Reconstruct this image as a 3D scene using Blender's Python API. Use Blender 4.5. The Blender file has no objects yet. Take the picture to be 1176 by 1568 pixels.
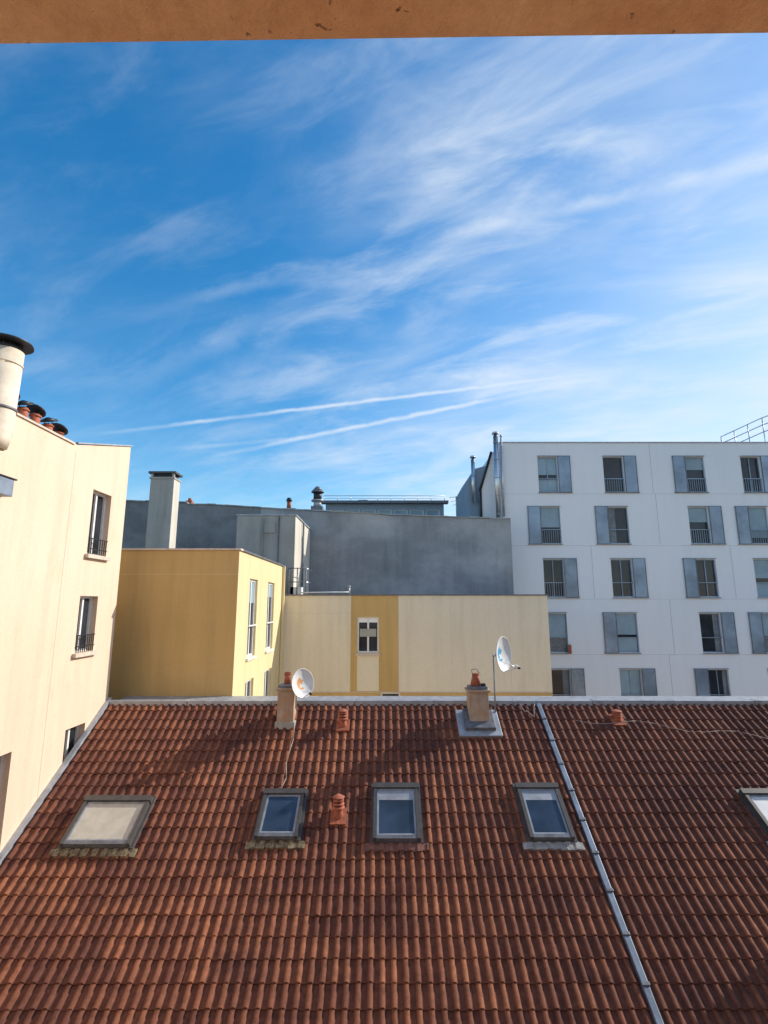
import bpy, bmesh, math, random
import numpy as np
from mathutils import Vector, Matrix
random.seed(7); rng=np.random.default_rng(7)
scene=bpy.context.scene
scene.view_settings.view_transform='Standard'
scene.view_settings.look='None'
scene.view_settings.exposure=0
GROUND=-18.0

# ------------------------------------------------------------ materials
def nt_new(name):
    m=bpy.data.materials.new(name); m.use_nodes=True
    nt=m.node_tree; b=nt.nodes['Principled BSDF']; return m,nt,b
def link(nt,a,b): nt.links.new(a,b)
def noise(nt,vec,scale,detail=4,rough=.55,dist=0):
    n=nt.nodes.new('ShaderNodeTexNoise'); n.inputs['Scale'].default_value=scale
    n.inputs['Detail'].default_value=detail; n.inputs['Roughness'].default_value=rough
    n.inputs['Distortion'].default_value=dist
    if vec is not None: link(nt,vec,n.inputs['Vector'])
    return n.outputs['Fac']
def ramp(nt,fac,p0,c0,p1,c1):
    r=nt.nodes.new('ShaderNodeValToRGB'); e=r.color_ramp.elements
    e[0].position=p0; e[0].color=(*c0,1) if len(c0)==3 else c0
    e[1].position=p1; e[1].color=(*c1,1) if len(c1)==3 else c1
    link(nt,fac,r.inputs['Fac']); return r.outputs['Color']
def mixc(nt,fac,a,b,mode='MIX'):
    m=nt.nodes.new('ShaderNodeMix'); m.data_type='RGBA'; m.blend_type=mode
    if isinstance(fac,(int,float)): m.inputs[0].default_value=fac
    else: link(nt,fac,m.inputs[0])
    for s,v in ((m.inputs[6],a),(m.inputs[7],b)):
        if isinstance(v,tuple): s.default_value=(*v,1)
        else: link(nt,v,s)
    return m.outputs[2]
def mapping(nt,scale):
    tc=nt.nodes.new('ShaderNodeNewGeometry')
    mp=nt.nodes.new('ShaderNodeMapping'); mp.inputs['Scale'].default_value=scale
    link(nt,tc.outputs['Position'],mp.inputs['Vector']); return mp.outputs[0]
def bump(nt,b,h,strength,dist):
    bp=nt.nodes.new('ShaderNodeBump'); bp.inputs['Strength'].default_value=strength
    bp.inputs['Distance'].default_value=dist
    link(nt,h,bp.inputs['Height']); link(nt,bp.outputs[0],b.inputs['Normal'])
def stucco(name,col,dark=.8,streak=.85,big=.35,bumpd=.01,rough=.9,spots=None,spotcol=None,stain=None):
    m,nt,b=nt_new(name)
    p=mapping(nt,(1,1,1)); ps=mapping(nt,(2.2,2.2,.16))
    n1=noise(nt,p,big,5,.6); n2=noise(nt,ps,1.3,4,.65); n3=noise(nt,p,14,2)
    c=mixc(nt,1.0,col,ramp(nt,n1,.3,(dark,dark,dark*.98),.7,(1.0,1.0,1.0)),'MULTIPLY')
    c=mixc(nt,1.0,c,ramp(nt,n2,.32,(streak,streak,streak),.55,(1,1,1)),'MULTIPLY')
    c=mixc(nt,1.0,c,ramp(nt,n3,.3,(.95,.95,.95),.7,(1,1,1)),'MULTIPLY')
    if spots:
        n4=noise(nt,mapping(nt,(.6,.6,.9)),spots,7,.62,.2)
        f=ramp(nt,n4,.40,(0,0,0),.74,(1,1,1))
        c=mixc(nt,f,c,spotcol)
    if stain:
        n5=noise(nt,mapping(nt,(1.0,1.0,.5)),1.9,6,.7,.2)
        c=mixc(nt,ramp(nt,n5,.56,(0,0,0),.72,(.6,.6,.6)),c,stain)
    link(nt,c,b.inputs['Base Color']); b.inputs['Roughness'].default_value=rough
    bump(nt,b,noise(nt,p,60,2),.5,bumpd)
    return m
def plain(name,col,rough=.5,metal=0,var=.12,scale=4,spec=None):
    m,nt,b=nt_new(name); p=mapping(nt,(1,1,1))
    n=noise(nt,p,scale,4,.6)
    lo=tuple(max(0,x*(1-var)) for x in col); hi=tuple(min(1,x*(1+var)) for x in col)
    link(nt,ramp(nt,n,.3,lo,.7,hi),b.inputs['Base Color'])
    b.inputs['Roughness'].default_value=rough; b.inputs['Metallic'].default_value=metal
    return m
M={}
M['peach']=stucco('peach_render',(.84,.64,.48),.93,.90,.4,stain=(.74,.50,.33))
M['white_facade']=stucco('white_facade_render',(.86,.86,.885),.97,.975,.2,.003)
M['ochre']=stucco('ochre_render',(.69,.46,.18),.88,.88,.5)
M['yellow']=stucco('sunlit_ochre_render',(.80,.65,.37),.94,.92,.5)  # same paint as the ochre front, lightened to paint in sun on the side
M['cream']=stucco('cream_render',(.87,.765,.59),.92,.90,.3)
M['grey']=stucco('grey_cement_render',(.32,.325,.335),.82,.82,.28,.02,.95,.5,(.50,.50,.49),(.25,.255,.265))
M['darkgrey']=stucco('dark_grey_cement',(.24,.245,.255),.75,.80,.5,.02,.95,.9,(.34,.34,.34),(.16,.165,.18))
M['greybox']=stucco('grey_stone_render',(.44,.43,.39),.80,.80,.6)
M['litbox']=stucco('sunlit_stone_render',(.68,.63,.54),.88,.88,.6)  # lighter copy of the grey stone, sunlight painted into the colour
M['chim']=stucco('chimney_masonry',(.60,.48,.36),.7,.7,3.5,.02,.95,4,(.46,.25,.14))
M['terracotta']=plain('terracotta',(.38,.115,.06),.8,0,.35,12)
M['zinc']=plain('zinc_sheet',(.36,.38,.41),.5,.3,.25,5)
M['zincdark']=plain('weathered_lead',(.16,.17,.19),.55,.25,.35,8)
M['stripzinc']=plain('aged_zinc_strip',(.20,.24,.30),.5,.35,.35,3)
M['skyframe']=plain('skylight_flashing',(.085,.08,.08),.55,.1,.3,8)
M['steel']=plain('galvanised_steel',(.55,.58,.62),.28,.85,.1,3)
M['dark']=plain('dark_metal',(.03,.03,.035),.5,.3,.2,5)
M['white']=plain('white_paint',(.78,.78,.76),.45,0,.06,8)
M['flue']=plain('weathered_cream_flue',(.72,.61,.47),.6,0,.22,3)
M['frame_dark']=plain('dark_window_frame',(.075,.068,.062),.5,0,.2,10)
M['shutter']=plain('blue_grey_shutter',(.23,.29,.37),.35,.5,.32,.9)
M['blind']=plain('pale_blue_blind',(.27,.37,.43),.5,0,.15,1.2)
M['curtain']=plain('grey_curtain',(.20,.22,.24),.9,0,.25,3)
M['orange']=plain('orange_paint',(.72,.36,.14),.4,0,.1,4)
M['blue']=plain('blue_paint',(.08,.38,.62),.4,0,.1,4)
M['beige_blind']=plain('beige_blind',(.52,.49,.41),.6,0,.12,5)
M['moss']=plain('mossy_mortar',(.22,.18,.11),.95,0,.6,18)
M['redapron']=plain('red_apron',(.22,.10,.075),.9,0,.35,12)
M['paleapron']=plain('pale_apron',(.36,.35,.33),.8,0,.45,14)
M['joint']=plain('facade_joint',(.50,.51,.53),.8,0,.1,5)
M['band']=plain('facade_band',(.90,.90,.90),.7,0,.03,5)
M['sill']=plain('stone_sill',(.64,.54,.44),.8,0,.15,8)
M['cable']=plain('pale_cable',(.40,.33,.28),.7,0,.2,8)
M['bluebuilding']=stucco('blue_grey_cladding',(.32,.39,.47),.85,.9,.3)
def glassmat(name,col,rough=.04):
    m,nt,b=nt_new(name); p=mapping(nt,(1,1,1))
    link(nt,ramp(nt,noise(nt,p,.9,3),.35,tuple(c*.55 for c in col),.65,tuple(c*1.5 for c in col)),b.inputs['Base Color'])
    b.inputs['Roughness'].default_value=rough; b.inputs['IOR'].default_value=1.5
    return m
M['glass']=glassmat('window_glass',(.022,.027,.035))
M['skyglass']=glassmat('skylight_glass',(.035,.06,.10))
m,nt,b=nt_new('orange_cement'); p=mapping(nt,(1,1,1))
n1=noise(nt,p,1.7,5,.6); n2=noise(nt,p,15,7,.7)
c=mixc(nt,1.0,ramp(nt,n1,.3,(.66,.33,.16),.7,(.86,.53,.29)),ramp(nt,n2,.3,(.82,.79,.76),.65,(1.0,1,1)),'MULTIPLY')
nv=noise(nt,p,20,3,.6,.8)
pit=ramp(nt,nv,.27,(1,1,1),.34,(0,0,0))
c=mixc(nt,pit,c,(.40,.19,.09))
link(nt,c,b.inputs['Base Color']); b.inputs['Roughness'].default_value=.95
hh=nt.nodes.new('ShaderNodeMath'); hh.operation='SUBTRACT'; link(nt,n2,hh.inputs[0]); link(nt,pit,hh.inputs[1])
bump(nt,b,hh.outputs[0],1.0,.02); M['soffit']=m
# tiles
m,nt,b=nt_new('clay_roof_tiles'); p=mapping(nt,(1,1,1))
at=nt.nodes.new('ShaderNodeAttribute'); at.attribute_name='tint'
base=ramp(nt,at.outputs['Fac'],0,(.165,.062,.042),1,(.42,.168,.085))
n1=noise(nt,p,.5,6,.62,.4)
c=mixc(nt,ramp(nt,n1,.38,(0,0,0),.64,(.85,.85,.85)),base,(.115,.046,.036))
n2=noise(nt,p,9,4,.7)
c=mixc(nt,1.0,c,ramp(nt,n2,.3,(.58,.57,.56),.65,(1.1,1.06,1.02)),'MULTIPLY')
n3=noise(nt,p,30,3,.7)
c=mixc(nt,ramp(nt,n3,.62,(0,0,0),.74,(.5,.5,.5)),c,(.24,.19,.13))
link(nt,c,b.inputs['Base Color']); b.inputs['Roughness'].default_value=.85
b.inputs['Specular IOR Level'].default_value=.25
bump(nt,b,noise(nt,p,70,2),.4,.006); M['tile']=m
M['asphalt']=plain('courtyard_asphalt',(.06,.06,.06),.9,0,.3,.5)

# ------------------------------------------------------------ mesh builder
X=Vector((1,0,0)); Y=Vector((0,1,0)); Z=Vector((0,0,1)); O0=Vector((0,0,0))
def empty(name,loc=(0,0,0)):
    e=bpy.data.objects.new(name,None); scene.collection.objects.link(e); e.empty_display_size=.3; return e
class MB:
    def __init__(s): s.v=[];s.f=[];s.m=[];s.mats=[];s.sm=[]
    def mi(s,k):
        if k not in s.mats: s.mats.append(k)
        return s.mats.index(k)
    def poly(s,pts,k,smooth=False):
        i=len(s.v); s.v+= [tuple(p) for p in pts]; s.f.append(list(range(i,i+len(pts)))); s.m.append(s.mi(k)); s.sm.append(smooth)
    def obox(s,O,U,V,N,u0,u1,v0,v1,n0,n1,k):
        P=lambda u,v,n:O+U*u+V*v+N*n
        i=len(s.v)
        s.v+=[tuple(P(u,v,n)) for n in (n0,n1) for v in (v0,v1) for u in (u0,u1)]
        for q in ((0,2,3,1),(4,5,7,6),(0,1,5,4),(2,6,7,3),(0,4,6,2),(1,3,7,5)):
            s.f.append([i+a for a in q]); s.m.append(s.mi(k)); s.sm.append(False)
    def box(s,x0,x1,y0,y1,z0,z1,k): s.obox(O0,X,Y,Z,x0,x1,y0,y1,z0,z1,k)
    def cyl(s,p0,p1,r0,r1,k,n=14,caps=True):
        p0=Vector(p0);p1=Vector(p1);d=(p1-p0).normalized()
        a=d.orthogonal().normalized(); c=d.cross(a); i=len(s.v)
        for p,r in ((p0,r0),(p1,r1)):
            for j in range(n):
                t=2*math.pi*j/n; s.v.append(tuple(p+(a*math.cos(t)+c*math.sin(t))*r))
        for j in range(n):
            s.f.append([i+j,i+(j+1)%n,i+n+(j+1)%n,i+n+j]); s.m.append(s.mi(k)); s.sm.append(True)
        if caps:
            s.f.append([i+j for j in range(n)][::-1]); s.m.append(s.mi(k)); s.sm.append(False)
            s.f.append([i+n+j for j in range(n)]); s.m.append(s.mi(k)); s.sm.append(False)
    def tube(s,pts,r,k,n=6):
        for a,b_ in zip(pts[:-1],pts[1:]): s.cyl(a,b_,r,r,k,n)
    def prism(s,poly,a,b_,k,axis='Y'):
        f=(lambda p,t:(p[0],t,p[1])) if axis=='Y' else (lambda p,t:(t,p[0],p[1]))
        s.poly([f(p,a) for p in poly],k); s.poly([f(p,b_) for p in poly][::-1],k)
        for p,q in zip(poly,poly[1:]+poly[:1]): s.poly([f(p,a),f(p,b_),f(q,b_),f(q,a)],k)
    def wall(s,O,U,V,N,u0,u1,v0,v1,holes,depth,k,rk=None):
        rk=rk or k
        us=sorted({u0,u1,*[h[0] for h in holes],*[h[1] for h in holes]}); us=[u for u in us if u0<=u<=u1]
        vs=sorted({v0,v1,*[h[2] for h in holes],*[h[3] for h in holes]}); vs=[v for v in vs if v0<=v<=v1]
        P=lambda u,v,n=0:O+U*u+V*v+N*n
        for a,b_ in zip(us[:-1],us[1:]):
            for c,d in zip(vs[:-1],vs[1:]):
                cu,cv=(a+b_)/2,(c+d)/2
                if any(h[0]<cu<h[1] and h[2]<cv<h[3] for h in holes): continue
                s.poly([P(a,c),P(b_,c),P(b_,d),P(a,d)],k)
        for h in holes:
            a,b_,c,d=h
            for p,q in (((a,c),(b_,c)),((b_,c),(b_,d)),((b_,d),(a,d)),((a,d),(a,c))):
                s.poly([P(*p),P(*q),P(*q,-depth),P(*p,-depth)],rk)
    def window(s,O,U,V,N,a,b_,c,d,depth,fk='white',gk='glass',mull=1,fw=.06,blind=0,bk='blind'):
        n0=-depth; 
        s.obox(O,U,V,N,a,b_,c,d,n0-.03,n0,gk)
        s.obox(O,U,V,N,a,a+fw,c,d,n0+.002,n0+.05,fk); s.obox(O,U,V,N,b_-fw,b_,c,d,n0+.002,n0+.05,fk)
        s.obox(O,U,V,N,a+fw,b_-fw,c,c+fw,n0+.002,n0+.05,fk); s.obox(O,U,V,N,a+fw,b_-fw,d-fw,d,n0+.002,n0+.05,fk)
        for i in range(mull):
            mu=a+(b_-a)*(i+1)/(mull+1); s.obox(O,U,V,N,mu-fw*.6,mu+fw*.6,c+fw,d-fw,n0+.003,n0+.048,fk)
        if blind>0: s.obox(O,U,V,N,a+fw,b_-fw,d-fw-(d-c-2*fw)*blind,d-fw,n0+.004,n0+.03,bk)
    def build(s,name,parent=None,bevel=0,fixn=True):
        me=bpy.data.meshes.new(name); me.from_pydata(s.v,[],s.f)
        for k in s.mats: me.materials.append(M[k])
        me.polygons.foreach_set('material_index',s.m); me.polygons.foreach_set('use_smooth',s.sm)
        me.update()
        ob=bpy.data.objects.new(name,me); scene.collection.objects.link(ob)
        if fixn:
            bm=bmesh.new(); bm.from_mesh(me); bmesh.ops.remove_doubles(bm,verts=bm.verts,dist=.0004)
            bmesh.ops.recalc_face_normals(bm,faces=bm.faces); bm.to_mesh(me); bm.free()
        if bevel:
            md=ob.modifiers.new('bevel','BEVEL'); md.width=bevel; md.segments=2; md.limit_method='ANGLE'
        if parent: ob.parent=parent
        return ob

# ------------------------------------------------------------ ground
g=MB(); g.poly([(-900,-900,GROUND),(900,-900,GROUND),(900,900,GROUND),(-900,900,GROUND)],'asphalt'); g.build('ground',fixn=False)

# ------------------------------------------------------------ tiled roof house
RP=math.radians(32.9); RC,RS=math.cos(RP),math.sin(RP); YR,ZR=13.0,-2.34
RO=Vector((0,YR,ZR)); RV=Vector((0,-RC,-RS)); RN=Vector((0,-RS,RC))
def R(x,s,n): return RO+X*x+RV*s+RN*n
house=empty('tiled_roof_house')
XL,XR=-6.70,11.0
def tiles(x0,x1,name,w=.170,tm=1.0,tofs=0.0):
    ex=.29; rows=int(11/ex)
    prof=[(0,0),(.30,0),(.36,.026),(.44,.036),(.55,.038),(.66,.036),(.76,.026),(.82,0)]
    ncol=int((x1-x0)/w); w=(x1-x0)/ncol
    npf=len(prof); nx=ncol*npf+1
    tx=np.empty(nx); tz=np.empty(nx)
    for i in range(nx):
        c,j=divmod(i,npf); tx[i]=x0+(c+prof[j][0])*w; tz[i]=prof[j][1]
    V=[]; F=[]; T=[]; base=0
    for r in range(rows):
        s0=.02+r*ex
        jit=np.repeat(rng.normal(0,.0026,ncol//2+2),2*npf)[:nx]
        js=np.repeat(rng.normal(0,.004,ncol//2+2),2*npf)[:nx]
        strips=[(s0-.03,-.004,1.0),(s0+ex*.6,.011,1.0),(s0+ex-.006,.020,1.0),(s0+ex,.017,.95),(s0+ex+.002,-.03,.5)]
        wob=.004*np.sin(tx*.7+r*1.3)
        for (s,n,k) in strips:
            nn=n+tz*k+jit; ss=s+js+wob
            yy=YR-ss*RC-nn*RS; zz=ZR-ss*RS+nn*RC
            V.append(np.stack([tx,yy,zz],1))
        for q in range(len(strips)-1):
            a=base+q*nx+np.arange(nx-1); F.append(np.stack([a,a+nx,a+nx+1,a+1],1))
        tt=np.repeat(np.clip(rng.normal(.52,.27,ncol//2+2)*tm+tofs,0,1),2*npf)[:nx-1]
        # shade between ribs painted into the tint: channels darker, crowns lighter
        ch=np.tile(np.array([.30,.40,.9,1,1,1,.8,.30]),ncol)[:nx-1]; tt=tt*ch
        for q in range(len(strips)-1): T.append(tt*(1 if q<3 else .2))  # row-end faces tinted darker, painting in the shadow line under each row
        base+=nx*len(strips)
    V=np.concatenate(V); F=np.concatenate(F); T=np.concatenate(T)
    me=bpy.data.meshes.new(name); me.from_pydata(V.tolist(),[],F.tolist()); me.materials.append(M['tile'])
    at=me.attributes.new('tint','FLOAT','FACE'); at.data.foreach_set('value',T.astype(np.float32))
    me.polygons.foreach_set('use_smooth',[True]*len(F))
    me.update(); me.set_sharp_from_angle(angle=math.radians(35))
    ob=bpy.data.objects.new(name,me); scene.collection.objects.link(ob); ob.parent=house
tiles(XL+.06,3.65,'roof_tiles_main'); tiles(3.76,XR,'roof_tiles_side',tm=.7)
hb=MB()
e=R(0,10.9,-.03); 
hb.prism([(4.3,GROUND),(4.3,e.z+.25),(12.98,ZR-.07),(13.9,ZR-.6),(13.9,GROUND)],XL,XR,'cream','X'); hb.build('walls',house)
zb=MB(); x=XL
while x<XR:
    x2=min(x+1.9+random.random()*.2,XR)
    zb.box(x,x2-.012,12.89,13.08,ZR-.12,ZR+.05+random.uniform(-.006,.006),'zinc'); x=x2
zb.box(XL,XR,13.1,14.0,ZR-.2,ZR-.03,'zinc')
zb.build('ridge_flashing',house,.012)
st=MB(); s=0.0
while s<10.8:
    o=random.uniform(-.006,.006)
    st.obox(RO,X,RV,RN,3.655+o,3.755+o,s,s+.62,-.02,.07+.004*random.random(),'stripzinc')
    st.obox(RO,X,RV,RN,3.645+o,3.765+o,s+.57,s+.62,.06,.088,'zincdark'); s+=.62
st.build('party_line_strip',house,.008)
rk=MB(); rk.obox(RO,X,RV,RN,XL-.02,XL+.08,-.05,10.9,-.02,.09,'zinc'); rk.build('rake_flashing',house)
def skylight(u0,u1,v0,v1,gk,ap,blind=None,inner=True):
    k=MB(); B=(RO,X,RV,RN)
    k.obox(*B,u0-.05,u1+.05,v0-.10,v1+.02,.0,.074,'skyframe')
    j=0; x=u0-.14
    while x<u1+.13:
        x2=min(x+.085,u1+.14); k.obox(*B,x,x2,v1+.02,v1+.15+random.uniform(-.015,.015),.0,.066 if j%2 else .050,ap); x=x2; j+=1
    fw=.065
    k.obox(*B,u0,u0+fw,v0,v1,.07,.165,'frame_dark'); k.obox(*B,u1-fw,u1,v0,v1,.07,.165,'frame_dark')
    k.obox(*B,u0-.02,u1+.02,v0-.04,v0+fw,.071,.18,'frame_dark'); k.obox(*B,u0+fw,u1-fw,v1-fw,v1,.07,.155,'zincdark')
    k.obox(*B,u0+fw,u1-fw,v0+fw,v1-fw,.07,.125,gk)
    if inner:
        a,b_,c,d=u0+fw+.004,u1-fw-.004,v0+fw+.004,v1-fw-.004; w=.035
        for q in ((a,a+w,c,d),(b_-w,b_,c,d),(a+w,b_-w,c,c+w),(a+w,b_-w,d-w,d)): k.obox(*B,*q,.1255,.135,'zinc')
    if blind: k.obox(*B,u0+fw+.04,u1-fw-.04,v0+fw+.04,v0+fw+.04+blind,.1255,.130,'zinc')
    k.build('skylight',house,.006)
skylight(-5.74,-4.50,2.70,3.60,'beige_blind','moss',None,True)
skylight(-2.33,-1.55,2.55,3.46,'skyglass','moss')
skylight(-.20,.66,2.42,3.50,'skyglass','redapron',.20)
skylight(2.62,3.42,2.42,3.48,'skyglass','paleapron',.20)
skylight(7.0,7.85,2.55,3.46,'white','paleapron')
cb=MB()
def cable(pts,r=.008,k='cable'): cb.tube([R(*p) for p in pts],r,k)
cable([(-2.05,.7,.08),(-2.0,1.2,.07),(-2.05,1.8,.07),(-1.98,2.2,.08),(-2.05,2.5,.09)])
pts=[(4.4+i*.35,.65+1.0*(i/18)**1.5+.09*math.sin(i*1.1),.07) for i in range(19)]; cable(pts,.006)
pts=[(3.25+i*.06,.15+.35*math.sin(i*.5)+.1*math.sin(i*2),.08) for i in range(7)]; cable(pts,.007)
cb.build('roof_cables',house)

def vent(x,s,h=.34):
    e=empty('terracotta_roof_vent'); k=MB(); b0=R(x,s,.03)
    k.obox(RO,X,RV,RN,x-.15,x+.15,s-.16,s+.17,.02,.068,'terracotta')
    k.cyl(b0,b0+Z*h*.45,.10,.075,'terracotta')
    for i in range(3):
        z=h*(.45+.17*i); k.cyl(b0+Z*z,b0+Z*(z+.035),.125-.01*i,.10,'terracotta'); k.cyl(b0+Z*(z+.035),b0+Z*(z+h*.17),.07,.07,'dark' if i<2 else 'terracotta')
    k.cyl(b0+Z*(h*.96),b0+Z*(h*1.1),.12,.03,'terracotta')
    k.build('lantern',e,.004)
vent(-.94,.78); vent(-.86,3.0,.36); vent(5.4,.62,.22); 
def roof_chimney(x,y0,y1,w,ztop,kind):
    e=empty('roof_chimney'); k=MB(); zb=ZR-(YR-y0)/RC*RS-.3
    k.box(x-w/2,x+w/2,y0,y1,zb,ztop-.12,'chim')
    k.box(x-w/2-.04,x+w/2+.04,y0-.04,y1+.04,ztop-.12,ztop-.06,'chim')
    k.box(x-w/2+.01,x+w/2-.01,y0+.01,y1-.01,ztop-.06,ztop,'zincdark')
    k.box(x-w/2-.035,x+w/2+.035,y0-.03,y1+.03,zb,zb+.46,'greybox')
    if kind==2:
        k.obox(RO,X,RV,RN,x-w/2-.28,x+w/2+.25,(YR-y1)/RC-.05,(YR-y0)/RC+.22,.0,.08,'zinc')
        k.obox(RO,X,RV,RN,x-w/2-.12,x+w/2+.12,(YR-y1)/RC-.0,(YR-y0)/RC+.08,.0,.17,'zincdark')
    k.build('stack',e,.012)
    q=MB(); ym=(y0+y1)/2
    if kind==1:
        q.cyl((x,ym,ztop),(x,ym,ztop+.26),.085,.07,'terracotta'); q.cyl((x,ym,ztop+.22),(x,ym,ztop+.26),.09,.09,'terracotta')
    else:
        q.cyl((x-.03,ym,ztop),(x-.03,ym,ztop+.26),.13,.07,'terracotta'); q.cyl((x-.03,ym,ztop+.24),(x-.03,ym,ztop+.28),.085,.085,'terracotta')
        q.tube([(x-.1,ym,ztop+.26),(x-.12,ym,ztop+.36),(x+.0,ym,ztop+.38),(x+.06,ym,ztop+.27)],.008,'zincdark')
        q.box(x+.07,x+.19,ym-.06,ym+.06,ztop,ztop+.05,'dark')
    q.build('pot',e)
roof_chimney(-2.26,12.28,12.66,.38,-1.84,1)
roof_chimney(2.18,12.25,12.68,.44,-1.88,2)
def dish(C,F,rad,pole_top,pole_base,logo):
    e=empty('satellite_dish'); k=MB(); C=Vector(C); F=Vector(F).normalized()
    U=F.cross(Z).normalized(); W=U.cross(F).normalized()
    nr,na=7,30
    def P(r,t,off=0):
        rr=rad*r; return C+(U*math.cos(t)*.94+W*math.sin(t)*1.04)*rr+F*(.16*rad*r*r*1.6+off)
    for i in range(nr):
        for j in range(na):
            a,b_=2*math.pi*j/na,2*math.pi*(j+1)/na; r0,r1=i/nr,(i+1)/nr
            kk='white'
            if logo and r1<.5:
                ph=(math.degrees(a)+ (60*i))%360
                if ph<200: kk=logo
            if i: k.poly([P(r0,a),P(r1,a),P(r1,b_),P(r0,b_)],kk,True)
            else: k.poly([P(0,0),P(r1,a),P(r1,b_)],kk,True)
            k.poly([P(r0,a,-.012),P(r0,b_,-.012),P(r1,b_,-.012),P(r1,a,-.012)] if i else [P(0,0,-.012),P(r1,b_,-.012),P(r1,a,-.012)],'zinc',True)
    for j in range(na):
        a,b_=2*math.pi*j/na,2*math.pi*(j+1)/na
        k.cyl(P(1,a),P(1,b_),.009,.009,'white',6,False)
    k.build('reflector',e,fixn=False)
    q=MB(); L=C+F*rad*1.15-W*rad*.75
    q.cyl(P(.98,-math.pi/2,-.01),L,.011,.011,'steel',8); q.cyl(L,L+(C-L).normalized()*.10,.03,.022,'white',10); q.cyl(L-(C-L).normalized()*.05,L,.022,.03,'dark',10)
    q.tube([P(.8,-.4),L],.004,'steel'); q.tube([P(.8,math.pi+.4),L],.004,'steel')
    back=C-F*.10
    q.cyl(C-F*.01,back,.05,.035,'zincdark',10); q.tube([back,Vector(pole_top)],.02,'zinc',8); q.tube([Vector(pole_top)+Z*.08,Vector(pole_base)],.02,'zinc',8)
    q.build('mount',e)
dish((-1.93,12.38,-1.82),(.64,-.75,.18),.31,(-2.06,12.52,-1.9),(-2.06,12.52,-2.4),'orange')
dish((2.76,12.52,-1.17),(.76,-.65,.04),.385,(2.62,12.62,-1.25),(2.62,12.62,-2.6),'blue')

# ------------------------------------------------------------ left peach building
lb=empty('peach_apartment_building'); WX=-6.72
O=Vector((WX,0,0)); U=Y; V=Z; N=X
k=MB()
holes=[(11.50,12.30,1.12,2.62),(11.42,12.14,-1.05,.18),(11.40,12.12,-4.0,-2.62),(9.0,9.82,-4.3,-2.62)]
k.wall(O,U,V,N,1.0,13.0,GROUND,3.40,holes,.22,'peach')
k.poly([(WX,10.62,3.40),(WX,13.0,3.40),(WX,13.0,4.12),(WX,10.75,3.44),(WX,10.62,3.44)],'peach')
k.poly([(WX,13,GROUND),(-14,13,GROUND),(-14,13,4.12),(WX,13,4.12)],'peach')
k.poly([(WX,1,GROUND),(-14,1,GROUND),(-14,1,3.4),(WX,1,3.4)],'peach')
k.poly([(WX,1,3.4),(WX,10.62,3.4),(-14,10.62,3.4),(-14,1,3.4)],'zinc')
k.poly([(WX,10.75,3.44),(WX,13,4.12),(-14,13,4.12),(-14,10.75,3.44)],'zinc')
k.poly([(WX,10.75,3.44),(WX,10.62,3.4),(-14,10.62,3.4),(-14,10.75,3.44)],'peach')
k.poly([(-14,1,GROUND),(-14,13,GROUND),(-14,13,4.12),(-14,1,3.4)],'peach')
k.build('walls',lb,fixn=False)
k=MB()
k.box(WX-.35,WX+.035,1,10.60,3.401,3.44,'sill')
k.prism([(10.70,3.45),(13.04,4.13),(13.04,4.165),(10.70,3.485)],WX-.35,WX+.04,'zinc','X')
k.build('coping',lb)
k=MB()
for i,h in enumerate(holes):
    k.window(O,U,V,N,*h,.18,'white','glass',1,.05)
    if i in (0,1):
        k.obox(O,U,V,N,h[0]-.08,h[1]+.08,h[2]-.09,h[2]-.005,-.01,.09,'sill')
        for zz in (.12,.36): k.obox(O,U,V,N,h[0],h[1],h[2]+zz,h[2]+zz+.02,.0,.02,'dark')
        n=9
        for j in range(n):
            uu=h[0]+(h[1]-h[0])*(j+.5)/n; k.obox(O,U,V,N,uu-.006,uu+.006,h[2],h[2]+.36,.003,.017,'dark')
k.build('windows',lb)
k=MB(); k.obox(O,U,V,N,10.70,10.708,-4,3.3,.0,.004,'sill'); k.build('render_joints',lb)
for i,(y,h) in enumerate(((8.9,.32),(9.3,.26),(9.65,.27),(10.05,.20),(10.4,.15))):
    e=empty('chimney_pot'); k=MB(); h+=.04
    k.cyl((-6.95,y,3.42),(-6.95,y,3.42+h),.10,.085,'terracotta'); k.cyl((-6.95,y,3.42+h*.8),(-6.95,y,3.42+h*.9),.11,.11,'terracotta')
    for a in (0,2.1,4.2): k.cyl((-6.95+.06*math.cos(a),y+.06*math.sin(a),3.42+h),(-6.95+.09*math.cos(a),y+.09*math.sin(a),3.48+h),.008,.008,'dark',6)
    tl=Vector((0,.04*(-1)**i,.02)); k.cyl(Vector((-6.95,y,3.48+h)),Vector((-6.95,y,3.50+h))+tl*.3,.18,.17,'dark'); k.cyl(Vector((-6.95,y,3.50+h))+tl*.3,Vector((-6.95,y,3.54+h))+tl,.17,.02,'dark'); k.build('pot',e)
e=empty('metal_flue'); k=MB(); fx,fy=-6.44,8.1
k.cyl((fx,fy,2.75),(fx,fy,4.26),.22,.235,'flue',28); k.cyl((fx,fy,4.26),(fx,fy,4.36),.20,.20,'dark',20)
for j in range(5): k.cyl((fx+.2*math.cos(j*1.25),fy+.2*math.sin(j*1.25),4.26),(fx+.2*math.cos(j*1.25),fy+.2*math.sin(j*1.25),4.42),.012,.012,'dark',6)
k.cyl((fx,fy,4.38),(fx,fy,4.42),.36,.35,'dark',28); k.cyl((fx,fy,4.42),(fx,fy,4.52),.35,.05,'dark',28)
k.cyl((fx,fy,2.75),(fx,fy,2.55),.22,.17,'flue',28); k.cyl((fx,fy,2.6),(-6.75,fy,2.35),.17,.17,'flue',20)
k.cyl((fx,fy,3.2),(fx,fy,3.24),.24,.24,'zincdark',28); k.tube([(fx,fy+.2,3.22),(-6.75,8.6,3.22)],.02,'steel')
k.cyl((fx,fy,4.0),(fx,fy,4.03),.245,.245,'flue',28)
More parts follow.
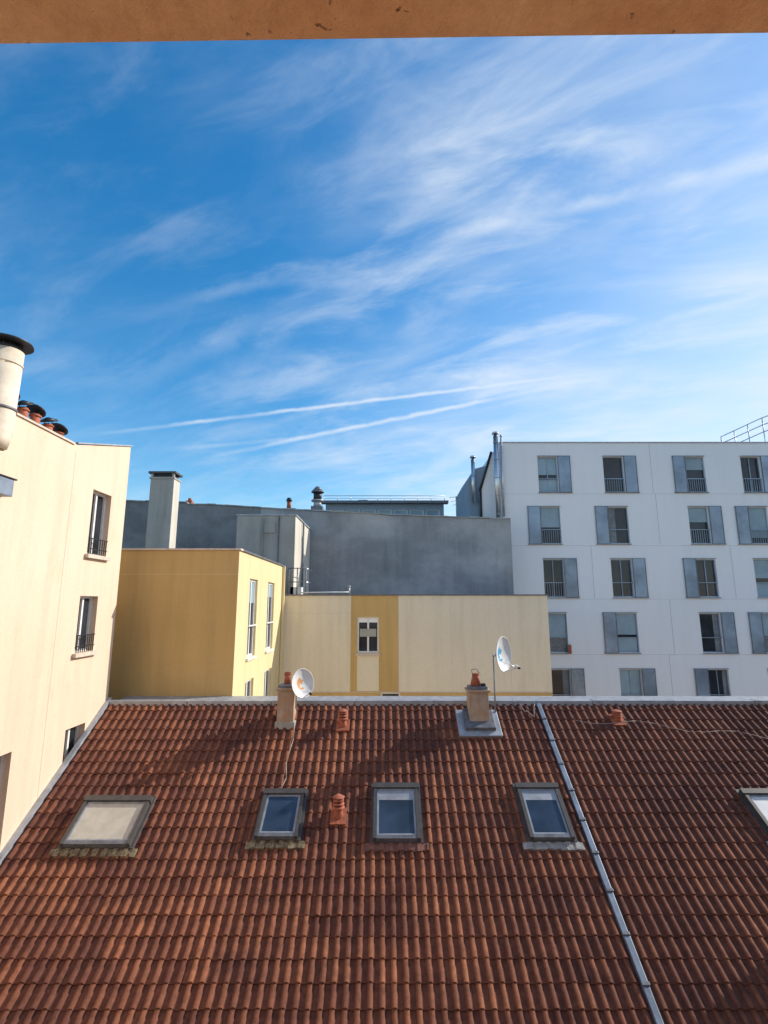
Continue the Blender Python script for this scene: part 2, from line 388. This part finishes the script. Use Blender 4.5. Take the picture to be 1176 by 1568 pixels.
k.build('flue_pipe',e)
e=empty('ventilation_duct'); k=MB(); k.box(WX,WX+.20,7.6,8.75,1.85,2.15,'stripzinc'); k.box(WX,WX+.22,7.55,8.8,2.151,2.18,'dark'); k.build('duct_box',e,.01)

# ------------------------------------------------------------ yellow annex
yb=empty('yellow_apartment_building')
Y1,Y2,XA=14.0,20.4,-3.98; top=1.46
k=MB(); 
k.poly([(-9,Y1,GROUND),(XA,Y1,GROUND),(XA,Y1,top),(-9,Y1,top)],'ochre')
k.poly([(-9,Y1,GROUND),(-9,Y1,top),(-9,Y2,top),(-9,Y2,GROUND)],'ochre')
k.poly([(-9,Y1,top),(XA,Y1,top),(XA,Y2,top),(-9,Y2,top)],'zinc')
OS=Vector((XA,0,0)); hs=[]
for j in range(4):
    for a,b_ in ((15.25,16.2),(17.65,18.7)):
        hs.append((a,b_,-1.55-2.95*j,.75-2.95*j))
k.wall(OS,Y,Z,X,Y1,Y2,GROUND,top,hs,.15,'yellow'); k.build('walls',yb,fixn=False)  # side wall wears the painted sunlit tone of the front's paint
k=MB()
for h in hs:
    k.window(OS,Y,Z,X,*h,.12,'white','glass',1,.07,random.choice([0,.3,.2]))
    k.obox(OS,Y,Z,X,h[0]-.07,h[1]+.07,h[2]-.07,h[2]-.004,-.01,.06,'white')
    k.obox(OS,Y,Z,X,h[0],h[1],h[2]+.9,h[2]+.94,.0,.03,'white')
k.build('windows',yb)
k=MB(); k.box(-9,XA+.05,Y1-.05,Y1+.22,top+.002,top+.05,'sill'); k.box(XA-.2,XA+.05,Y1+.22,Y2,top+.002,top+.05,'zincdark')
k.obox(Vector((0,Y1,0)),X,Z,-Y,-9,XA,.80,.812,0,.006,'yellow'); k.obox(Vector((0,Y1,0)),X,Z,-Y,-9,XA-.0,-1.55,-1.53,0,.006,'ochre')
k.obox(OS,Y,Z,X,Y2-.35,Y2-.25,GROUND,top,.02,.10,'yellow')
k.build('trim',yb)

# ------------------------------------------------------------ cream building
cbd=empty('cream_apartment_building'); YC=20.4; ct=.33
OC=Vector((0,YC,0)); B=(OC,X,Z,-Y)
hole=[(-1.04,-.20,-1.86,-.50),(-.12,.62,-5.2,-3.32)]
k=MB(); 
k.wall(*B,-1.30,.56,-3.31,ct,[hole[0]],.12,'ochre')
k.wall(*B,XA,-1.30,-3.31,ct,[],.1,'cream'); k.wall(*B,.56,6.45,-3.31,ct,[],.1,'cream')
k.wall(*B,XA,6.45,GROUND,-3.31,[hole[1]],.12,'ochre')
k.poly([(6.45,YC,GROUND),(6.45,25.2,GROUND),(6.45,25.2,ct),(6.45,YC,ct)],'cream')
k.poly([(XA,YC,ct),(6.45,YC,ct),(6.45,25.2,ct),(XA,25.2,ct)],'zinc'); k.build('walls',cbd,fixn=False)
k=MB(); k.obox(*B,-1.04,-.20,-3.28,-1.97,0,.012,'cream'); k.obox(*B,-1.1,-.14,-1.96,-1.87,-.02,.07,'sill')
k.obox(*B,XA,6.5,ct+.002,ct+.05,-.2,.05,'zincdark'); k.obox(*B,.555,.57,-3.3,ct,.0,.01,'sill')
k.obox(*B,XA,6.45,-3.33,-3.30,.0,.02,'sill'); k.obox(*B,XA,-1.3,-.36,-.35,0,.004,'sill')
for xx in (2.6,4.9): k.obox(*B,xx,xx+.008,-3.3,ct,0,.003,'sill')
k.build('trim',cbd)
k=MB(); k.window(*B,*hole[0],.09,'white','glass',1,.06,.12,'band'); k.window(*B,*hole[1],.09,'white','glass',0,.06)
k.obox(*B,-.95,-.3,-1.25,-.95,-.085,-.03,'greybox'); k.build('windows',cbd)
k=MB(); k.tube([(-3.3,20.5,ct+.12),(-1.4,20.5,ct+.14)],.025,'white',8); k.cyl((-1.4,20.6,ct),(-1.4,20.6,ct+.35),.05,.05,'zinc'); k.cyl((-1.4,20.6,ct+.35),(-1.4,20.6,ct+.4),.08,.06,'zinc')
for x in (-3.85,-3.5,-3.15):
    k.cyl((x,20.7,ct),(x,20.7,ct+1.1),.022,.022,'zincdark',8)
for z in (.55,1.1): k.cyl((-3.85,20.7,ct+z),(-3.15,20.7,ct+z),.018,.018,'zincdark',8)
for z in (.55,1.1): k.cyl((-3.15,20.7,ct+z),(-3.15,23,ct+z),.018,.018,'steel',8)
k.box(-3.8,-3.35,20.9,21.3,ct,ct+.35,'white'); k.build('rooftop_rail_and_pipes',cbd)

# ------------------------------------------------------------ grey gable wall + stair box
gw=empty('grey_gable_wall'); YG=25.3
prof=[(-13.1,5.15),(-10.0,5.04),(-9.9,4.96),(-8.5,4.93),(-6.2,4.77),(-4.55,4.68),(-3.56,4.62),(-2.2,4.55),(-.92,4.50),(.4,4.38),(1.9,4.36),(3.7,4.28),(6.37,4.21)]
k=MB()
for (a,za),(b_,zb_) in zip(prof[:-1],prof[1:]):
    kk='darkgrey' if b_<-6 else 'grey'
    k.poly([(a,YG,GROUND),(b_,YG,GROUND),(b_,YG,zb_),(a,YG,za)],kk)
    k.poly([(a,YG,za),(b_,YG,zb_),(b_,YG+.4,zb_),(a,YG+.4,za)],kk)
    k.poly([(a,YG+.4,GROUND),(b_,YG+.4,GROUND),(b_,YG+.4,zb_),(a,YG+.4,za)],kk)
    d=Vector((b_-a,0,zb_-za)); L=d.length; d.normalize(); n_=max(1,int(L/.45))
    for j in range(n_):
        o=random.uniform(-.012,.02)
        k.obox(Vector((a,YG,za)),d,Z,Y,L*j/n_+.006,L*(j+1)/n_-.006,.002+o,.055+o,-.06,.45,'greybox' if random.random()<.7 else 'zinc')
k.poly([(6.37,YG,GROUND),(6.37,YG+.4,GROUND),(6.37,YG+.4,4.21),(6.37,YG,4.21)],'grey')
k.build('wall',gw,fixn=False)
sb=empty('grey_stair_tower'); k=MB()
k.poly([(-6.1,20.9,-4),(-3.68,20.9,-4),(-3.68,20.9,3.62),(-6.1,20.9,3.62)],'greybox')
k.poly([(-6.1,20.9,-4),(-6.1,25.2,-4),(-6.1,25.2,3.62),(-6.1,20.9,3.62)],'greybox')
k.poly([(-3.68,20.9,-4),(-3.68,25.2,-4),(-3.68,25.2,3.62),(-3.68,20.9,3.62)],'litbox')  # sun-facing side of the same tower, lit tone painted in
k.poly([(-6.1,20.9,3.62),(-3.68,20.9,3.62),(-3.68,25.2,3.62),(-6.1,25.2,3.62)],'zinc')
k.build('walls',sb,fixn=False)
k=MB(); k.box(-6.15,-3.63,20.86,21.0,3.622,3.68,'zinc'); k.box(-3.8,-3.63,21.0,25.2,3.622,3.68,'zinc'); 
k.tube([(-5.0,20.86,3.5),(-5.0,20.86,1.3)],.02,'greybox'); k.tube([(-4.35,20.86,3.6),(-4.35,20.86,.4)],.025,'zincdark'); k.box(-4.95,-4.5,20.84,20.9,2.9,3.3,'greybox')
k.tube([(-3.6,22.6,3.6),(-3.6,22.6,.4)],.045,'zincdark',8); k.build('trim',sb)
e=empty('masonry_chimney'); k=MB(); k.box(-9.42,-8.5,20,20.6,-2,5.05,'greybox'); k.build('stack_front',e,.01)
k=MB(); k.box(-8.498,-8.47,20.005,20.6,-2,5.05,'litbox'); k.build('lit_render_side',e)  # thin sheet added on the sun side to paint it as lit
k=MB(); k.box(-9.36,-8.53,20.06,20.55,5.05,5.2,'dark'); k.box(-9.5,-8.4,19.93,20.68,5.2,5.28,'frame_dark')
k.box(-9.46,-8.44,19.96,20.64,4.98,5.05,'greybox')
for a in (-9.4,-8.55):
    k.box(a,a+.08,19.98,20.06,5.05,5.2,'greybox')
k.build('cap',e)
def cowl(x,y,z0,z1,r):
    e=empty('ventilation_cowl'); k=MB(); h=z1-z0
    k.box(x-r*1.1,x+r*1.1,y-r,y+r,z0,z0+h*.25,'zincdark'); k.cyl((x,y,z0+h*.25),(x,y,z0+h*.45),r*.75,r*.75,'zinc')
    k.cyl((x,y,z0+h*.45),(x,y,z0+h*.5),r*1.2,r*1.2,'zinc'); k.cyl((x,y,z0+h*.5),(x,y,z0+h*.78),r*.8,r*.8,'dark')
    k.cyl((x,y,z0+h*.78),(x,y,z0+h*.84),r*1.25,r*1.15,'zincdark'); k.cyl((x,y,z0+h*.84),(x,y,z1),r*1.1,r*.35,'zincdark'); k.build('cowl',e)
cowl(-3.45,25.9,4.6,6.02,.27)
e=empty('small_rooftop_chimney'); k=MB(); k.box(-5.2,-4.55,25.7,26.1,4.5,4.85,'darkgrey'); k.cyl((-4.92,25.9,4.85),(-4.92,25.9,5.25),.12,.10,'terracotta'); k.cyl((-4.92,25.9,5.25),(-4.92,25.9,5.42),.16,.1,'dark'); k.build('stack',e)
e=empty('small_rooftop_chimney'); k=MB(); k.box(-10.2,-9.9,25.7,26,5.0,5.25,'terracotta'); k.cyl((-10.05,25.85,5.25),(-10.05,25.85,5.4),.1,.08,'terracotta'); k.build('stack',e)

# ------------------------------------------------------------ distant blue building
db=empty('distant_blue_building'); OB=Vector((0,36,0)); B=(OB,X,Z,-Y); k=MB()
hs=[(-3.9+i*1.15,-2.9+i*1.15,5.4,6.7) for i in range(7)]
k.wall(*B,-4.2,4.3,GROUND,7.1,hs,.15,'bluebuilding')
k.poly([(4.3,36,GROUND),(4.3,44,GROUND),(4.3,44,7.1),(4.3,36,7.1)],'bluebuilding'); k.poly([(-4.2,36,GROUND),(-4.2,44,GROUND),(-4.2,44,7.1),(-4.2,36,7.1)],'bluebuilding')
k.poly([(-4.2,36,7.1),(4.3,36,7.1),(4.3,44,7.1),(-4.2,44,7.1)],'zinc'); k.build('walls',db,fixn=False)
k=MB()
for h in hs: k.window(*B,*h,.12,'white','blind',0,.06)
k.box(-4.5,4.6,35.6,36.2,7.101,7.28,'zincdark'); 
for i in range(10): k.cyl((-4.3+i*.96,35.8,7.28),(-4.3+i*.96,35.8,7.66),.02,.02,'steel',6)
k.cyl((-4.3,35.8,7.66),(4.34,35.8,7.66),.022,.022,'steel',6); k.cyl((-4.3,35.8,7.47),(4.34,35.8,7.47),.015,.015,'steel',6)
k.box(-1.9,-1.2,37,37.6,7.1,7.6,'dark'); k.box(2.6,3.2,36.7,37.6,7.1,7.5,'zinc'); k.build('windows_and_railing',db)
e=empty('tv_antenna'); k=MB(); k.cyl((3.75,26,4.2),(3.75,26,5.55),.018,.018,'zinc',6)
for z,w in ((5.5,.35),(5.3,.28),(5.1,.2)): k.cyl((3.75-w,26,z-.05),(3.75+w,26,z+.05),.01,.01,'zinc',6)
for a in (-.3,-.15,0,.15,.3): k.cyl((3.75+a,25.85,5.5),(3.75+a,26.15,5.5),.008,.008,'zinc',5)
k.build('mast',e)

# ------------------------------------------------------------ white building right
wb=empty('white_apartment_building'); YW=27.0; xl,xr=6.38,27.0; tp=8.76
OW=Vector((0,YW,0)); B=(OW,X,Z,-Y)
odd=[(8.42,9.48,'R'),(12.0,13.1,'R'),(16.5,17.55,'L'),(19.55,20.6,'R'),(23.5,24.55,'R')]
even=[(8.43,9.48,'L'),(12.05,13.13,'L'),(16.38,17.45,'R'),(19.6,20.65,'L'),(23.0,24.05,'R')]
holes=[];info=[]
for r in range(9):
    zl=5.93-2.81*r
    for (a,b_,sd) in (odd if r%2==0 else even):
        holes.append((a,b_,zl+.06,zl+2.02)); info.append((sd,r))
k=MB(); k.wall(*B,xl,xr,GROUND,tp,holes,.22,'white_facade')
k.poly([(xl,YW,GROUND),(xl,40,GROUND),(xl,40,tp),(xl,YW,tp)],'white_facade'); k.poly([(xr,YW,GROUND),(xr,40,GROUND),(xr,40,tp),(xr,YW,tp)],'white_facade')
k.poly([(xl,YW+.02,tp-.1),(xr,YW+.02,tp-.1),(xr,40,tp-.1),(xl,40,tp-.1)],'zinc'); k.build('walls',wb,fixn=False)
k=MB(); sh=MB()
bls=[.5,0,.35,0,0, .55,0,.4,.85,0, 0,0,0,.5,0, .9,.55,0,.6,0, 0,.9,.0,.5,0]
for q_,(h,(sd,r)) in enumerate(zip(holes,info)):
    bl=bls[q_%25]
    k.window(*B,*h,.16,'shutter','glass',random.choice([0,1]),.04,bl)
    k.obox(*B,h[0]+.0,h[1]-.0,h[2]+.72,h[2]+.76,-.05,-.01,'shutter')
    n=9
    if bl==0 and random.random()<.6:
        cw=random.uniform(.12,.4); aa=h[0]+.05 if random.random()<.5 else h[1]-.05-cw
        k.obox(*B,aa,aa+cw,h[2]+.05,h[3]-.05,-.158,-.15,'curtain')
    if random.random()<.35:
        for j in range(n): uu=h[0]+(h[1]-h[0])*(j+.5)/n; k.obox(*B,uu-.01,uu+.01,h[2],h[2]+.72,-.04,-.02,'shutter')
    elif bl>0: k.obox(*B,h[0]+.05,h[1]-.05,h[2]+.05,h[2]+.72,-.15,-.12,'zincdark' if random.random()<.5 else 'blind')
    a,b_=(h[1]+.02,h[1]+.70) if sd=='R' else (h[0]-.70,h[0]-.02)
    sh.obox(*B,a,b_,h[2]-.02,h[3]+.03,.03,.065,'shutter')
    for q in (a+.0,b_-.03): sh.obox(*B,q,q+.03,h[2]-.02,h[3]+.03,.066,.08,'zincdark')
    sh.obox(*B,min(a,h[0])-.04,max(b_,h[1])+.04,h[2]-.06,h[2]-.03,.0,.09,'zincdark')
    sh.obox(*B,min(a,h[0])-.02,max(b_,h[1])+.02,h[3]+.035,h[3]+.06,.0,.07,'zincdark')
k.build('windows',wb); sh.build('shutters',wb)
k=MB()
for r in range(9):
    zl=5.93-2.81*r; k.obox(*B,xl,xr,zl-.035,zl-.005,0,.006,'band'); k.obox(*B,xl,xr,zl-.055,zl-.037,0,.004,'joint')
    for xx in ([14.6,21.9] if r%4==0 else [11.0,18.4] if r%4==2 else [14.9,22.2] if r%4==3 else [14.7,22]):
        k.obox(*B,xx,xx+.025,zl,zl+2.75,0,.003,'joint')
k.obox(*B,xl-.02,xr,tp,tp+.05,-.3,.05,'zinc'); k.obox(*B,xl-.01,xl+.01,-8,tp-.01,.0,.05,'zinc')
k.build('facade_joints',wb)
e=empty('hanging_red_towel'); k=MB()
for i in range(5): k.obox(*B,9.42+.035*i,9.45+.035*i,-2.5+.02*(i%2),-2.05,.10+.01*(i%2),.13+.01*(i%2),'terracotta')
k.build('cloth',e)
sd=MB(); 
sd.prism([(4.85,3.5),(4.75,6.9),(5.15,7.6),(6.37,7.95),(6.37,3.5)],28.2,33,'bluebuilding')
sd.prism([(5.45,3.5),(5.35,6.2),(6.0,8.3),(6.36,8.5),(6.36,3.5)],27.4,28.1,'white_facade')
sd.tube([(5.30,27.35,4.1),(5.30,27.35,6.2),(5.98,27.35,8.35)],.07,'dark',8)
sd.box(4.9,5.8,27.1,27.4,4.2,4.6,'dark'); sd.build('side_volume',wb)
for x,z0,z1,r in ((6.12,4.2,9.1,.13),(5.05,5.6,8.1,.11),(6.42,4.6,8.95,.05)):
    e=empty('steel_flue'); k=MB(); y=26.8 if x>6 else 28.0
    k.cyl((x,y,z0),(x,y,z1),r,r,'steel',16)
    z=z0+.5
    while z<z1-.2: k.cyl((x,y,z),(x,y,z+.05),r*1.1,r*1.1,'zinc',16); z+=1.0
    k.cyl((x,y,z1),(x,y,z1+.1),r*.6,r*.6,'dark',12); k.cyl((x,y,z1+.1),(x,y,z1+.2),r*1.6,r*1.2,'steel',16); k.build('pipe',e)
e=empty('rooftop_railing'); k=MB(); 
pth=[Vector((22.1,32,9.8)),Vector((23.4,30,10.35)),Vector((25.5,28.3,10.9))]
k.box(23.3,27,30.9,35,tp-.1,9.9,'zincdark')
for a,b_ in zip(pth[:-1],pth[1:]):
    for h in (.1,.55,1.0): k.cyl(a+Z*h,b_+Z*h,.03,.03,'steel',6)
    for t in (0,.33,.66,1): q=a.lerp(b_,t); k.cyl((q.x,q.y,tp-.1),q+Z*1.0,.03,.03,'steel',6)
k.build('rails',e)

# ------------------------------------------------------------ neighbouring building on the right (outside the view, shades a roof corner)
rb=empty('right_neighbour_building'); k=MB(); hs=[(1.5+i*3,2.6+i*3,-2.0-2.9*j,-.3-2.9*j) for i in range(3) for j in range(4)]
YE=10.75
k.wall(Vector((11.02,0,0)),Y,Z,-X,-6,YE,GROUND,1.6,hs,.2,'peach')
k.poly([(11.02,YE,GROUND),(18,YE,GROUND),(18,YE,1.6),(11.02,YE,1.6)],'peach'); k.poly([(18,-6,GROUND),(18,YE,GROUND),(18,YE,1.6),(18,-6,1.6)],'peach')
k.poly([(11.02,-6,1.6),(18,-6,1.6),(18,YE,1.6),(11.02,YE,1.6)],'zinc'); k.build('walls',rb,fixn=False)
k=MB()
for h in hs: k.window(Vector((11.02,0,0)),Y,Z,-X,*h,.17)
k.build('windows',rb)

# ------------------------------------------------------------ balcony where the photo is taken
bb=empty('balcony_building'); k=MB()
SL=MB(); 
c0=Vector((0,1.0,1.33)); ang=math.radians(.75); U_=Vector((math.cos(ang),-math.sin(ang),0)); V_=Vector((math.sin(ang),math.cos(ang),0))
SL.obox(c0,U_,V_,Z,-3.5,3.5,-2.3,0,0,.2,'soffit'); so=SL.build('ceiling_slab',bb,.008)
k.box(-3.5,3.5,-1.35,.9,-1.75,-1.55,'sill'); k.build('floor_slab',bb)
k=MB(); k.box(-6,6,-1.6,-1.3,GROUND,5,'peach'); k.build('facade_wall',bb)

# ------------------------------------------------------------ sun, sky
AZ=math.radians(22); EL=math.radians(31)
S=Vector((math.cos(EL)*math.cos(AZ),math.cos(EL)*math.sin(AZ),math.sin(EL)))
sl=bpy.data.lights.new('sun','SUN'); sl.energy=5.0; sl.angle=math.radians(.5); sl.color=(1,.925,.82)
so=bpy.data.objects.new('sun',sl); scene.collection.objects.link(so); so.rotation_euler=(-S).to_track_quat('-Z','Y').to_euler()
w=bpy.data.worlds.new('World'); scene.world=w; w.use_nodes=True; nt=w.node_tree; nt.nodes.clear()
out=nt.nodes.new('ShaderNodeOutputWorld'); bg=nt.nodes.new('ShaderNodeBackground'); link(nt,bg.outputs[0],out.inputs[0]); bg.inputs[1].default_value=.15
sk=nt.nodes.new('ShaderNodeTexSky'); sk.sky_type='NISHITA'; sk.sun_disc=False; sk.sun_elevation=EL; sk.sun_rotation=math.radians(90)-AZ
sk.altitude=0; sk.air_density=1.15; sk.dust_density=.3; sk.ozone_density=2.2
tc=nt.nodes.new('ShaderNodeTexCoord'); nz=nt.nodes.new('ShaderNodeVectorMath'); nz.operation='NORMALIZE'; link(nt,tc.outputs['Generated'],nz.inputs[0])
D=nz.outputs[0]; sp=nt.nodes.new('ShaderNodeSeparateXYZ'); link(nt,D,sp.inputs[0]); dx,dy,dz=sp.outputs
def ma(op,a,b_=None,clamp=False):
    n=nt.nodes.new('ShaderNodeMath'); n.operation=op; n.use_clamp=clamp
    for i,v in enumerate((a,b_)):
        if v is None: continue
        if isinstance(v,(int,float)): n.inputs[i].default_value=v
        else: link(nt,v,n.inputs[i])
    return n.outputs[0]
def ss(v,a,b_,o0=0,o1=1):
    n=nt.nodes.new('ShaderNodeMapRange'); n.interpolation_type='SMOOTHSTEP'
    link(nt,v,n.inputs[0]); n.inputs[1].default_value=a; n.inputs[2].default_value=b_; n.inputs[3].default_value=o0; n.inputs[4].default_value=o1
    return n.outputs[0]
def comb(a,b_,c=0):
    n=nt.nodes.new('ShaderNodeCombineXYZ')
    for i,v in enumerate((a,b_,c)):
        if isinstance(v,(int,float)): n.inputs[i].default_value=v
        else: link(nt,v,n.inputs[i])
    return n.outputs[0]
den=ma('ADD',ma('MAXIMUM',dz,0),.25); px=ma('DIVIDE',dx,den); py=ma('DIVIDE',dy,den)
a=ma('SUBTRACT',ma('MULTIPLY',px,.94),ma('MULTIPLY',py,.34)); b2=ma('ADD',ma('MULTIPLY',px,.34),ma('MULTIPLY',py,.94))
n1=noise(nt,comb(ma('MULTIPLY',a,1.2),ma('MULTIPLY',b2,2.7),1.7),1.7,8,.57,.4)
n2=noise(nt,comb(a,ma('MULTIPLY',b2,1.3),5.3),1.2,3,.5,.2)
n3=noise(nt,comb(ma('MULTIPLY',a,2.4),ma('MULTIPLY',b2,6.5),7.1),2.6,6,.62,.4)
n4=noise(nt,comb(ma('MULTIPLY',a,1.1),ma('MULTIPLY',b2,3.0),11.4),2.6,7,.58,.5)
xm=ss(dx,-.50,.35)
big=ss(n2,.34,.66)
wis=ma('MULTIPLY',ma('MULTIPLY',ss(n1,.38,.76),ma('ADD',ma('MULTIPLY',big,.8),.28)),ma('ADD',ma('MULTIPLY',xm,.80),.22))
wis=ma('MULTIPLY',wis,ma('ADD',ma('MULTIPLY',n3,1.1),.30),True)
wis2=ma('MULTIPLY',ma('MULTIPLY',ss(n4,.44,.76),ma('ADD',ma('MULTIPLY',xm,.55),.14)),ma('ADD',ma('MULTIPLY',n3,.9),.35),True)
hz=ma('MULTIPLY',ss(dx,-.25,.65),ma('ADD',ma('MULTIPLY',big,.26),.17))
low=ma('MULTIPLY',ss(dx,-.20,.55),ss(dz,.25,.60,.42,0))
def inv(v): return ma('SUBTRACT',1,v)
clear=ma('MULTIPLY',ma('MULTIPLY',ma('MULTIPLY',inv(wis),inv(wis2)),inv(hz)),inv(low))
uu=ma('DIVIDE',dx,ma('MAXIMUM',dy,.05)); fr=ss(dy,0,.1)
wob=ma('SUBTRACT',noise(nt,D,26,5,.6),.5); pat=ss(noise(nt,D,6.5,4,.55),.32,.62,.25,1)
def contrail(d1,d2,wid,u0,u1,op,rough,soft=.1):
    global clear
    n=Vector(d1).cross(Vector(d2)).normalized()
    dp=nt.nodes.new('ShaderNodeVectorMath'); dp.operation='DOT_PRODUCT'; link(nt,D,dp.inputs[0]); dp.inputs[1].default_value=n
    dist=ma('ABSOLUTE',ma('ADD',dp.outputs['Value'],ma('MULTIPLY',wob,wid*1.3)))
    m_=ma('MULTIPLY',ss(dist,0,wid,1,0),ma('MULTIPLY',ss(uu,u0-soft,u0+soft),ss(uu,u1-soft,u1+soft,1,0)))
    m_=ma('MULTIPLY',ma('MULTIPLY',m_,op),ma('MULTIPLY',pat,fr),True)
    clear=ma('MULTIPLY',clear,inv(m_))
contrail((-.5615,.9568,.328),(.4769,.934,.4543),.0055,-.52,.42,.72,.6)
contrail((-.3308,.9644,.2865),(.4769,.934,.4480),.0065,-.30,.42,.72,.9)
contrail((.041,.8914,.690),(.754,.870,.860),.016,.16,1.3,.60,.2,.12)
contrail((-.395,.910,.586),(-.2026,.902,.631),.016,-.42,-.2,.20,.3,.15)
contrail((-.56,.95,.395),(-.25,.92,.545),.03,-.5,-.25,.18,.25,.15)
contrail((-.50,.955,.29),(-.1,.97,.33),.006,-.42,-.15,.3,.4,.08)
contrail((-.05,.98,.20),(.25,.96,.33),.025,-.02,.2,.4,.3,.1)
contrail((.25,.93,.46),(.75,.90,.60),.010,.3,.9,.30,.5,.15)
cloud=inv(clear)
hs=nt.nodes.new('ShaderNodeHueSaturation'); hs.inputs['Hue'].default_value=.497; hs.inputs['Saturation'].default_value=1.42; hs.inputs['Value'].default_value=1.28; link(nt,sk.outputs[0],hs.inputs['Color'])
col=mixc(nt,cloud,hs.outputs[0],(5.4,6.0,6.7)); link(nt,col,bg.inputs[0])

# ------------------------------------------------------------ camera
cam=bpy.data.cameras.new('camera'); co=bpy.data.objects.new('camera',cam); scene.collection.objects.link(co)
co.location=(0,0,0); co.rotation_euler=(math.radians(90+10.25),0,0)
cam.sensor_fit='HORIZONTAL'; cam.sensor_width=36; cam.lens=36*780/1176; cam.clip_start=.05; cam.clip_end=3000
scene.camera=co
